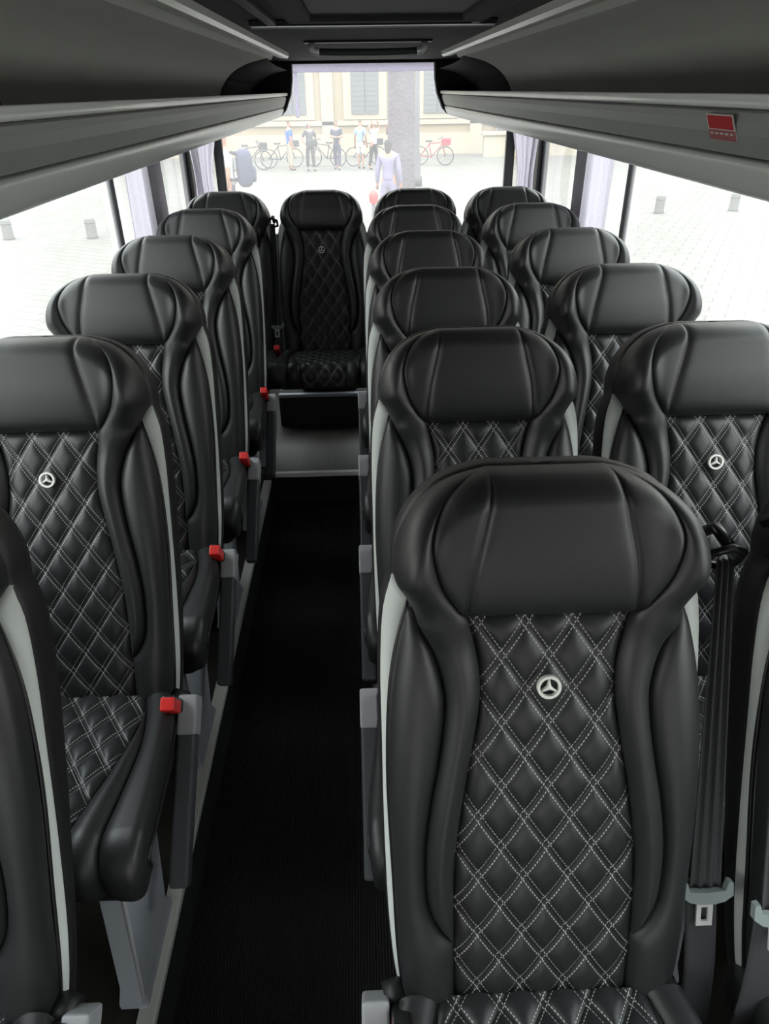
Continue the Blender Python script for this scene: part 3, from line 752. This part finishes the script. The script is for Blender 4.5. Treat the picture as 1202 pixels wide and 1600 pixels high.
STONE = mat('cream_limestone', (.215, .172, .11), .85, vary=.06, vscale=.8)
STONEL = mat('pale_limestone', (.27, .235, .175), .85, vary=.05, vscale=.8)
SHUT = mat('grey_shutter', (.085, .09, .098), .7); GLASSD = mat('dark_window_glass', (.05, .055, .065), .35)
BY = 38.0
bld = tag(empty('town_house', (4, BY, gz(BY))), 'cream stone building with tall grey shuttered windows, beyond the rear window', 'building')
box('facade', -26, 30, 0, 6, 0, 11, STONE, bld)
box('base_course', -26, 30, -.12, .02, 0, .9, STONEL, bld)
box('string_course', -26, 30, -.10, .02, 1.25, 1.45, STONEL, bld, bev=.02)
for k, x in enumerate((-22.5, -18.9, -15.3, -11.7, -6.25+.0, -2.95-.0, .40, 3.75, 7.2, 11.0, 14.8, 18.6)):
    xx = x-4
    wf = box('window_surround', xx-1.0, xx+1.0, -.06, .01, 1.5, 4.9, STONEL, bld)
    box('window_glass', xx-.62, xx+.62, -.09, -.055, 1.75, 4.7, GLASSD, wf)
    for s in (-1, 1):
        bm = bmesh.new(); cx = xx+s*.33
        bm_box(bm, cx-.30, cx+.30, -.12, -.085, 1.72, 4.72, .01)
        for q in range(14): bm_box(bm, cx-.25, cx+.25, -.135, -.115, 1.85+q*.2, 1.95+q*.2)
        from_bm('shutter', bm, SHUT, wf)
for k, x in enumerate((-1.35, 1.9, 5.6, 9.1)):
    box('pilaster', x-4-.28, x-4+.28, -.10, .01, .9, 9, STONEL, bld)
sign = tag(empty('wall_plaque', (7.0, BY-.2, CAM_Z-1.55)), 'small dark plaque on the cream facade above the red bicycle', 'plaque')
box('plaque_board', -.42, .42, -.06, .18, -.35, .35, mat('plaque_dark', (.10, .09, .085), .6), sign, bev=.02)
box('plaque_frame', -.46, .46, -.04, .19, -.40, .40, mat('plaque_frame', (.2, .18, .16), .6), sign, bev=.02)
lw = tag(empty('low_wall', (11.5, 36.0, gz(36))), 'low pale stone wall along the plaza at right', 'wall')
box('wall_body', -5.8, 9, -.2, .2, 0, .85, STONEL, lw); box('coping', -5.9, 9.1, -.28, .28, .85, 1.0, STONEL, lw, bev=.03)
rl = tag(empty('railing', (10.2, 36.9, gz(36))), 'grey iron railing behind the low stone wall at right', 'railing')
box('rail', -2.4, 6, -.03, .03, 1.9, 1.98, SHUT, rl)
bm = bmesh.new()
for k in range(30): bm_box(bm, -2.4+k*.28-.02, -2.4+k*.28+.02, -.02, .02, 0, 1.9)
from_bm('bars', bm, SHUT, rl)

# tree
BARK = mat('grey_bark', (.066, .052, .063), .9, bump=.8, bscale=14, bdist=.05, vary=.35, vscale=5)
LEAF = mat('tree_leaves', (.06, .11, .04), .7, vary=.4, vscale=3)
TX, TY = .89, 17.0
tr = tag(empty('plane_tree', (TX, TY, gz(TY))), 'grey mottled tree trunk seen through the rear window', 'tree')
trunk = bmesh.new(); pts = []; rad = []
for k in range(24):
    t = k/23; z = t*5.5; pts.append((.03*math.sin(5*t)+.06*t, .02*math.cos(4*t), z)); rad.append(.31*(1+.35*math.exp(-z*3.5))*(1-.12*t)*(1+.03*math.sin(11*t)))
tube_into(trunk, pts, rad, 18); from_bm('trunk', trunk, BARK, tr, True)
bm = bmesh.new()
for k in range(6):
    a = k*math.pi/3; e = Vector((1.6*math.cos(a), 1.6*math.sin(a), 7.6+.3*(k % 2)))
    tube_into(bm, [(.06, 0, 5.2), (e.x*.4, e.y*.4, 6.3), tuple(e)], [.16, .11, .05], 8)
from_bm('branches', bm, BARK, tr, True)
bm = bmesh.new(); rr = random.Random(2)
for k in range(900):
    c = Vector((rr.gauss(0, 1.3), rr.gauss(0, 1.3), 7.8+rr.gauss(0, .8))); s = .16+.12*rr.random()
    d1 = Vector((rr.gauss(0, 1), rr.gauss(0, 1), rr.gauss(0, .6))).normalized(); d2 = d1.orthogonal().normalized()
    bm.faces.new([bm.verts.new(c+d1*s), bm.verts.new(c+d2*s*.6), bm.verts.new(c-d1*s), bm.verts.new(c-d2*s*.6)])
from_bm('leaf_crown', bm, LEAF, tr)['kind'] = 'stuff'

# lamp post and bollards
IRON = mat('dark_iron', (.04, .035, .04), .6); BOLL = mat('stone_bollard', (.10, .10, .092), .85)
lp = tag(empty('lamp_post', (1.45+.35, 24.0, gz(24))), 'slim dark iron lamp post right of the tree trunk', 'lamp post')
bm = bmesh.new(); tube_into(bm, [(0, 0, 0), (0, 0, .25), (0, 0, .3), (0, 0, .9), (0, 0, .95), (0, 0, 4.6)], [.16, .16, .11, .10, .07, .05], 12); from_bm('post', bm, IRON, lp, True)
bm = bmesh.new(); tube_into(bm, [(0, 0, 4.6), (0, 0, 4.65), (0, 0, 5.1), (0, 0, 5.15), (0, 0, 5.3)], [.09, .14, .22, .24, .02], 8); from_bm('lantern', bm, GLASSD, lp)
for x, y, lb in ((6.70, 16.9, 'pale stone bollard through right window, nearer the pillar'), (8.46, 17.06, 'pale stone bollard through right window, nearer picture edge'), (-6.90, 15.03, 'pale stone bollard at the left picture edge, through left window'), (-5.26, 14.99, 'faint stone bollard through left window, next to the curtain')):
    bl = tag(empty('bollard', (x, y, gz(y))), lb, 'bollard', 'stone bollards on the plaza')
    bm = bmesh.new(); tube_into(bm, [(0, 0, 0), (0, 0, .04), (0, 0, .32), (0, 0, .36), (0, 0, .38)], [.115, .105, .10, .095, .05], 14); from_bm('bollard_post', bm, BOLL, bl, True)
    bm = bmesh.new(); tube_into(bm, [(0, 0, .28), (0, 0, .305)], .107, 14); from_bm('collar', bm, BOLL, bl, True)
rp = tag(empty('red_object', (.25, 13.2, gz(13.2))), 'small unidentified red object on a dark post, its red tip between the back row headrests', 'post')  # post form chosen for a red object of unknown kind
tube('post_body', [(0, 0, 0), (0, 0, .80)], .035, IRON, rp); bm = bmesh.new(); tube_into(bm, [(0, 0, .76), (0, 0, .80), (0, 0, .90), (0, 0, .96), (0, 0, .98)], [.045, .075, .08, .055, .02], 14); from_bm('red_cap', bm, RED, rp, True)
# buildings and hedge line seen past the side windows
for x, y, lb in ((-40, 22, 'pale stone building across the plaza, far left'), (44, 20, 'pale stone building across the plaza, far right')):
    b2 = tag(empty('plaza_building', (x, y, gz(16))), lb, 'building')
    box('facade', -3, 3, -28, 16, 0, 9, STONEL, b2); s = 1 if x < 0 else -1
    box('base_course', 3*s-.1, 3*s+.1, -28, 16, 0, .8, STONE, b2)
    for k in range(10):
        yy = -26+k*4.2; box('window_glass', 3*s-.06, 3*s+.06, yy-.6, yy+.6, 1.6, 4.2, GLASSD, b2)

# people ---------------------------------------------------------------
SKIN = mat('skin', (.26, .13, .085), .6)
def skin_mesh(name, chains, m, parent, sub=1):
    """chains: list of [(x,y,z,r), ...]; first chain's first vertex is the root; shared points merge"""
    pts = []; rad = []; edges = []; idx = {}
    def vid(p):
        k = tuple(round(c, 4) for c in p[:3])
        if k not in idx: idx[k] = len(pts); pts.append(p[:3]); rad.append(p[3])
        return idx[k]
    for ch in chains:
        ids = [vid(p) for p in ch]
        edges += [(a, b) for a, b in zip(ids[:-1], ids[1:]) if a != b]
    me = bpy.data.meshes.new(name); me.from_pydata(pts, edges, []); o = bpy.data.objects.new(name, me); COL.objects.link(o)
    o.modifiers.new('skin', 'SKIN'); o.modifiers['skin'].use_smooth_shade = True
    for i, r in enumerate(rad):
        sv = me.skin_vertices[0].data[i]; rr = r if isinstance(r, tuple) else (r, r); sv.radius = rr; sv.use_root = (i == 0)
    s = o.modifiers.new('sub', 'SUBSURF'); s.levels = s.render_levels = sub
    dg = bpy.context.evaluated_depsgraph_get(); new = bpy.data.meshes.new_from_object(o.evaluated_get(dg)); new.name = name
    bpy.data.objects.remove(o); bpy.data.meshes.remove(me)
    r = bpy.data.objects.new(name, new); COL.objects.link(r); new.materials.clear(); new.materials.append(m); r.parent = parent
    new.polygons.foreach_set('use_smooth', [True]*len(new.polygons))
    return r
def person(label, x, y, rz, shirt, trousers, hair, arms='down', stride=.0, longhair=False, skirt=False, h=1.72, bag=None, sleeves='short', shorts=False):
    root = tag(empty('person', (x, y, gz(y)), rz), label, 'person', None)
    k = h/1.75
    S = lambda p: (p[0]*k, p[1]*k, p[2]*k, p[3]*k if not isinstance(p[3], tuple) else (p[3][0]*k, p[3][1]*k))
    pel = (0, 0, .95, .13); spine = [(0, -.01, 1.10, .12), (0, .0, 1.28, .135), (0, .01, 1.42, .11)]
    neck = [(0, .0, 1.50, .055), (0, -.015, 1.57, .055), (0, -.02, 1.63, .088), (0, -.015, 1.70, .085)]
    legs = []
    for s in (-1, 1):
        fy = -s*stride
        legs.append([(s*.09, 0, .88, .09), (s*.10, fy*.5-.01, .50, .062), (s*.105, fy+.02, .12, .042), (s*.11, fy-.02, .045, .042), (s*.115, fy-.15, .03, .032)])
    sh = lambda s: (s*.17, .01, 1.40, .06)
    A = {'down': lambda s: [(s*.23, .03, 1.12, .045), (s*.25, -.04, .88, .034)],
         'cross': lambda s: [(s*.22, -.06, 1.14, .045), (s*.05, -.19, 1.16, .034)],
         'hips': lambda s: [(s*.32, .05, 1.14, .045), (s*.20, -.04, .98, .034)],
         'face': lambda s: [(s*.26, -.12, 1.18, .045), (s*.10, -.16, 1.46, .034)],
         'up': lambda s: [(s*.34, -.04, 1.48, .045), (s*.20, -.06, 1.70, .034)]}[arms]
    chains = [[pel] + spine + neck]; 
    for s, lg in zip((-1, 1), legs): chains.append([pel] + lg)
    hands = []
    for s in (-1, 1):
        e, wst = A(s); d = (Vector(wst[:3])-Vector(e[:3])).normalized(); pv = Vector(wst[:3])+d*.07
        palm = (pv.x, pv.y, pv.z, (.038, .02)); chains.append([spine[2], sh(s), e, wst, palm])
        side = d.orthogonal().normalized(); 
        for q in range(4):
            b = pv + side*(q-1.5)*.018; L = (.055, .07, .075, .06)[q]; m1 = b+d*L*.6; m2 = m1 + (d*.8+Vector((0, -.5, 0)))*L*.4
            chains.append([palm, (m1.x, m1.y, m1.z, .0085), (m2.x, m2.y, m2.z, .007)])
        t = pv + side*-.04 - d*.02; t2 = t + d*.045; chains.append([palm, (t.x, t.y, t.z, .010), (t2.x, t2.y, t2.z, .008)])
    chains.append([neck[2], (0, -.10, 1.625, .016)])       # nose
    body = skin_mesh('body', [[S(p) for p in c] for c in chains], SKIN, root)
    g = lambda p, e: (p[0], p[1], p[2], p[3]+e)
    top = [[(0, 0, .90, .150), (0, 0, 1.0, .148)] + [g(p, .020) for p in spine] + [(0, .0, 1.475, .075)]]
    for s in (-1, 1):
        e, wst = A(s); ev = Vector(sh(s)[:3]).lerp(Vector(e[:3]), .75)
        arm = [g(spine[2], .018), g(sh(s), .014), (ev.x, ev.y, ev.z, .066)]
        if sleeves == 'long': arm = [g(spine[2], .018), g(sh(s), .014), g(e, .014), g(wst, .010)]
        top.append(arm)
    skin_mesh('shirt', [[S(p) for p in c] for c in top], shirt, root)
    tz = [[(0, 0, 1.06, .138), (0, 0, .97, .142), (0, 0, .90, .135)]]
    for lg in legs:
        seq = [g(lg[0], .014), g(lg[1], .018)] + ([] if shorts else [g(lg[2], .018)]); tz.append([(0, 0, .90, .135)] + seq)
    skin_mesh('shorts' if shorts else 'trousers', [[S(p) for p in c] for c in tz], trousers, root)
    for lg in legs: skin_mesh('shoe', [[S((lg[3][0], lg[3][1]+.05, .045, .045)), S((lg[3][0], lg[3][1], .05, .045)), S((lg[4][0], lg[4][1]-.02, .03, .035))]], MATS['black_shell_plastic'], root)
    hc = [[(0, .005, 1.67, .100), (0, .012, 1.715, .088)]]
    if longhair: hc[0] = [(0, .055, 1.42, .06), (0, .055, 1.52, .07), (0, .035, 1.62, .095), (0, .012, 1.70, .092)]
    skin_mesh('hair', [[S(p) for p in c] for c in hc], hair, root)
    for s in (-1, 1):
        bm = bmesh.new(); bmesh.ops.create_uvsphere(bm, u_segments=8, v_segments=6, radius=.012*k, matrix=Matrix.Translation((s*.034*k, -.098*k, 1.645*k))); from_bm('eye', bm, MATS['gloss_black_plastic'], root, True)
    return root
cl = lambda n, c: mat(n, tuple(.55*q for q in c), .8)
HB, HD, HR = cl('hair_brown', (.10, .055, .03)), cl('hair_dark', (.02, .016, .014)), cl('hair_auburn', (.22, .09, .04))
c_blue, c_beige, c_dark, c_navy, c_white, c_lblue, c_black, c_lav = cl('blue_cloth', (.04, .14, .50), ), cl('beige_cloth', (.45, .38, .28)), cl('charcoal_cloth', (.05, .05, .055)), cl('navy_cloth', (.035, .04, .09)), cl('white_cloth', (.75, .75, .76)), cl('pale_blue_cloth', (.35, .52, .75)), cl('black_cloth', (.015, .015, .017)), cl('lavender_cloth', (.24, .21, .34))
person('standing person in blue t-shirt and beige trousers, by the left bicycles', -2.62, 31.0, 2.0, c_blue, c_beige, HB, 'down')
p2 = person('standing person in charcoal clothes with a large dark shoulder bag', -1.82, 30.6, .4, c_dark, c_black, HD, 'hips', .10, True, h=1.68)
person('standing person in navy t-shirt and dark trousers, hands low', -.80, 31.0, -.2, c_navy, c_navy, HB, 'cross', .16)
person('standing person in pale blue shirt and white shorts, back turned', .12, 31.2, 2.8, c_lblue, c_white, HB, 'down', .05, shorts=True)
person('standing person in white top and black trousers, hands at head', .62, 30.8, .8, c_white, c_black, HR, 'up', .12, True, h=1.66)
person('auburn long haired person in white top, left of the tree trunk', 1.35, 31.3, -1.2, c_white, c_lblue, HR, 'face', .05, True, h=1.72)
person('dark haired person in lavender shirt in front of the tree trunk',   .60, 15.5, 2.9, c_lav, c_lav, HD, 'down', .0, True, h=1.66, sleeves='long')
bp = person('person with a navy backpack in white t-shirt, at left of rear window', -2.33, 14.0, -1.45, c_white, c_navy, HB, 'down', .2, h=1.88)
def bag_into(parent, name, loc, size, m, rot=0):
    bm = bmesh.new(); bmesh.ops.create_uvsphere(bm, u_segments=20, v_segments=14, radius=1)
    for v_ in bm.verts: v_.co = Vector([math.copysign(abs(c)**.62, c)*s_*.5 for c, s_ in zip(v_.co, size)])
    o = from_bm(name, bm, m, parent, True); o.location = loc; o.rotation_euler = (0, 0, rot); return o
def carried(name, person_o, loc, size, m, label, cat):
    r = empty(name); Mw = Matrix.Translation(person_o.location) @ Matrix.Rotation(person_o.rotation_euler[2], 4, 'Z') @ Matrix.Translation(loc)
    r.location = Mw.to_translation(); r.rotation_euler = (0, 0, person_o.rotation_euler[2]); tag(r, label, cat); bag_into(r, 'bag_body', (0, 0, 0), size, m); return r
b1 = carried('backpack', bp, (0, .32, 1.28), (.40, .30, .62), c_navy, 'large navy backpack on the person at left of rear window', 'backpack')
bag_into(b1, 'front_pocket', (0, .15, -.10), (.28, .10, .26), c_navy)
for s in (-1, 1): tube('shoulder_strap', [(s*.12, -.12, .22), (s*.13, -.24, .26), (s*.13, -.38, .18), (s*.13, -.42, .02), (s*.14, -.32, -.14), (s*.14, -.13, -.20)], .018, c_black, b1)
b2 = carried('shoulder_bag', p2, (.0, -.22, .98), (.46, .18, .28), c_black, 'large dark bag held by the charcoal dressed person', 'bag')
tube('bag_strap', [(-.2, 0, .10), (-.17, .12, .40), (-.10, .22, .54), (.05, .22, .40), (.2, 0, .10)], .014, c_black, b2)

# bicycles -------------------------------------------------------------
def bicycle(label, x, y, rz, col, lean=0):
    r = tag(empty('bicycle', (x, y, gz(y)), rz), label, 'bicycle', 'bicycles parked in front of the building')
    fm = col
    for s in (-1, 1):
        bm = bmesh.new(); tube_into(bm, [(s*.53+.335*math.cos(a*math.pi/14), 0, .35+.335*math.sin(a*math.pi/14)) for a in range(28)], .022, 6, True)
        wl = from_bm('wheel', bm, MATS['black_shell_plastic'], r, True)
        bm = bmesh.new()
        for a in range(9): tube_into(bm, [(s*.53, 0, .35), (s*.53+.33*math.cos(a*math.pi/4.5), 0, .35+.33*math.sin(a*math.pi/4.5))], .004, 4)
        from_bm('spokes', bm, IRON, wl)
    bm = bmesh.new()
    for a, b in (((-.05, .30), (-.15, .82)), ((-.05, .30), (.40, .78)), ((-.14, .78), (.38, .84)), ((-.05, .30), (-.53, .35)), ((-.14, .76), (-.53, .35)), ((.36, .95), (.53, .35))): tube_into(bm, [(a[0], 0, a[1]), (b[0], 0, b[1])], .020, 6)
    from_bm('frame', bm, fm, r, True)
    tube('handlebar', [(.30, -.28, .98), (.38, -.15, 1.02), (.37, 0, 1.0), (.38, .15, 1.02), (.30, .28, .98)], .016, IRON, r)
    bm = bmesh.new(); bm_box(bm, -.28, -.02, -.08, .08, .85, .91, .02, 3); from_bm('saddle', bm, MATS['black_shell_plastic'], r, True)
    bm = bmesh.new(); bm_box(bm, .42, .72, -.16, .16, .74, .98, .02); from_bm('basket', bm, fm, r)
    r.rotation_euler = (lean, 0, rz); return r
F_D = cl('bike_frame_dark', (.04, .04, .045)); F_R = cl('bike_frame_red', (.45, .03, .05))
bicycle('dark bicycle farthest left beyond the rear window', -4.25, 31.3, .15, F_D, .08)
bicycle('dark bicycle second from left, beside the blue shirted person', -3.05, 32.1, .3, F_D, -.08)
bicycle('dark bicycle between the charcoal and navy dressed people', -1.30, 32.2, 2.8, F_D, .08)
bicycle('dark bicycle behind the pale blue shirted person', .35, 32.4, .3, F_D, -.08)
bicycle('red bicycle alone at right of the lamp post', 3.05, 32.2, -.35, F_R, .06)
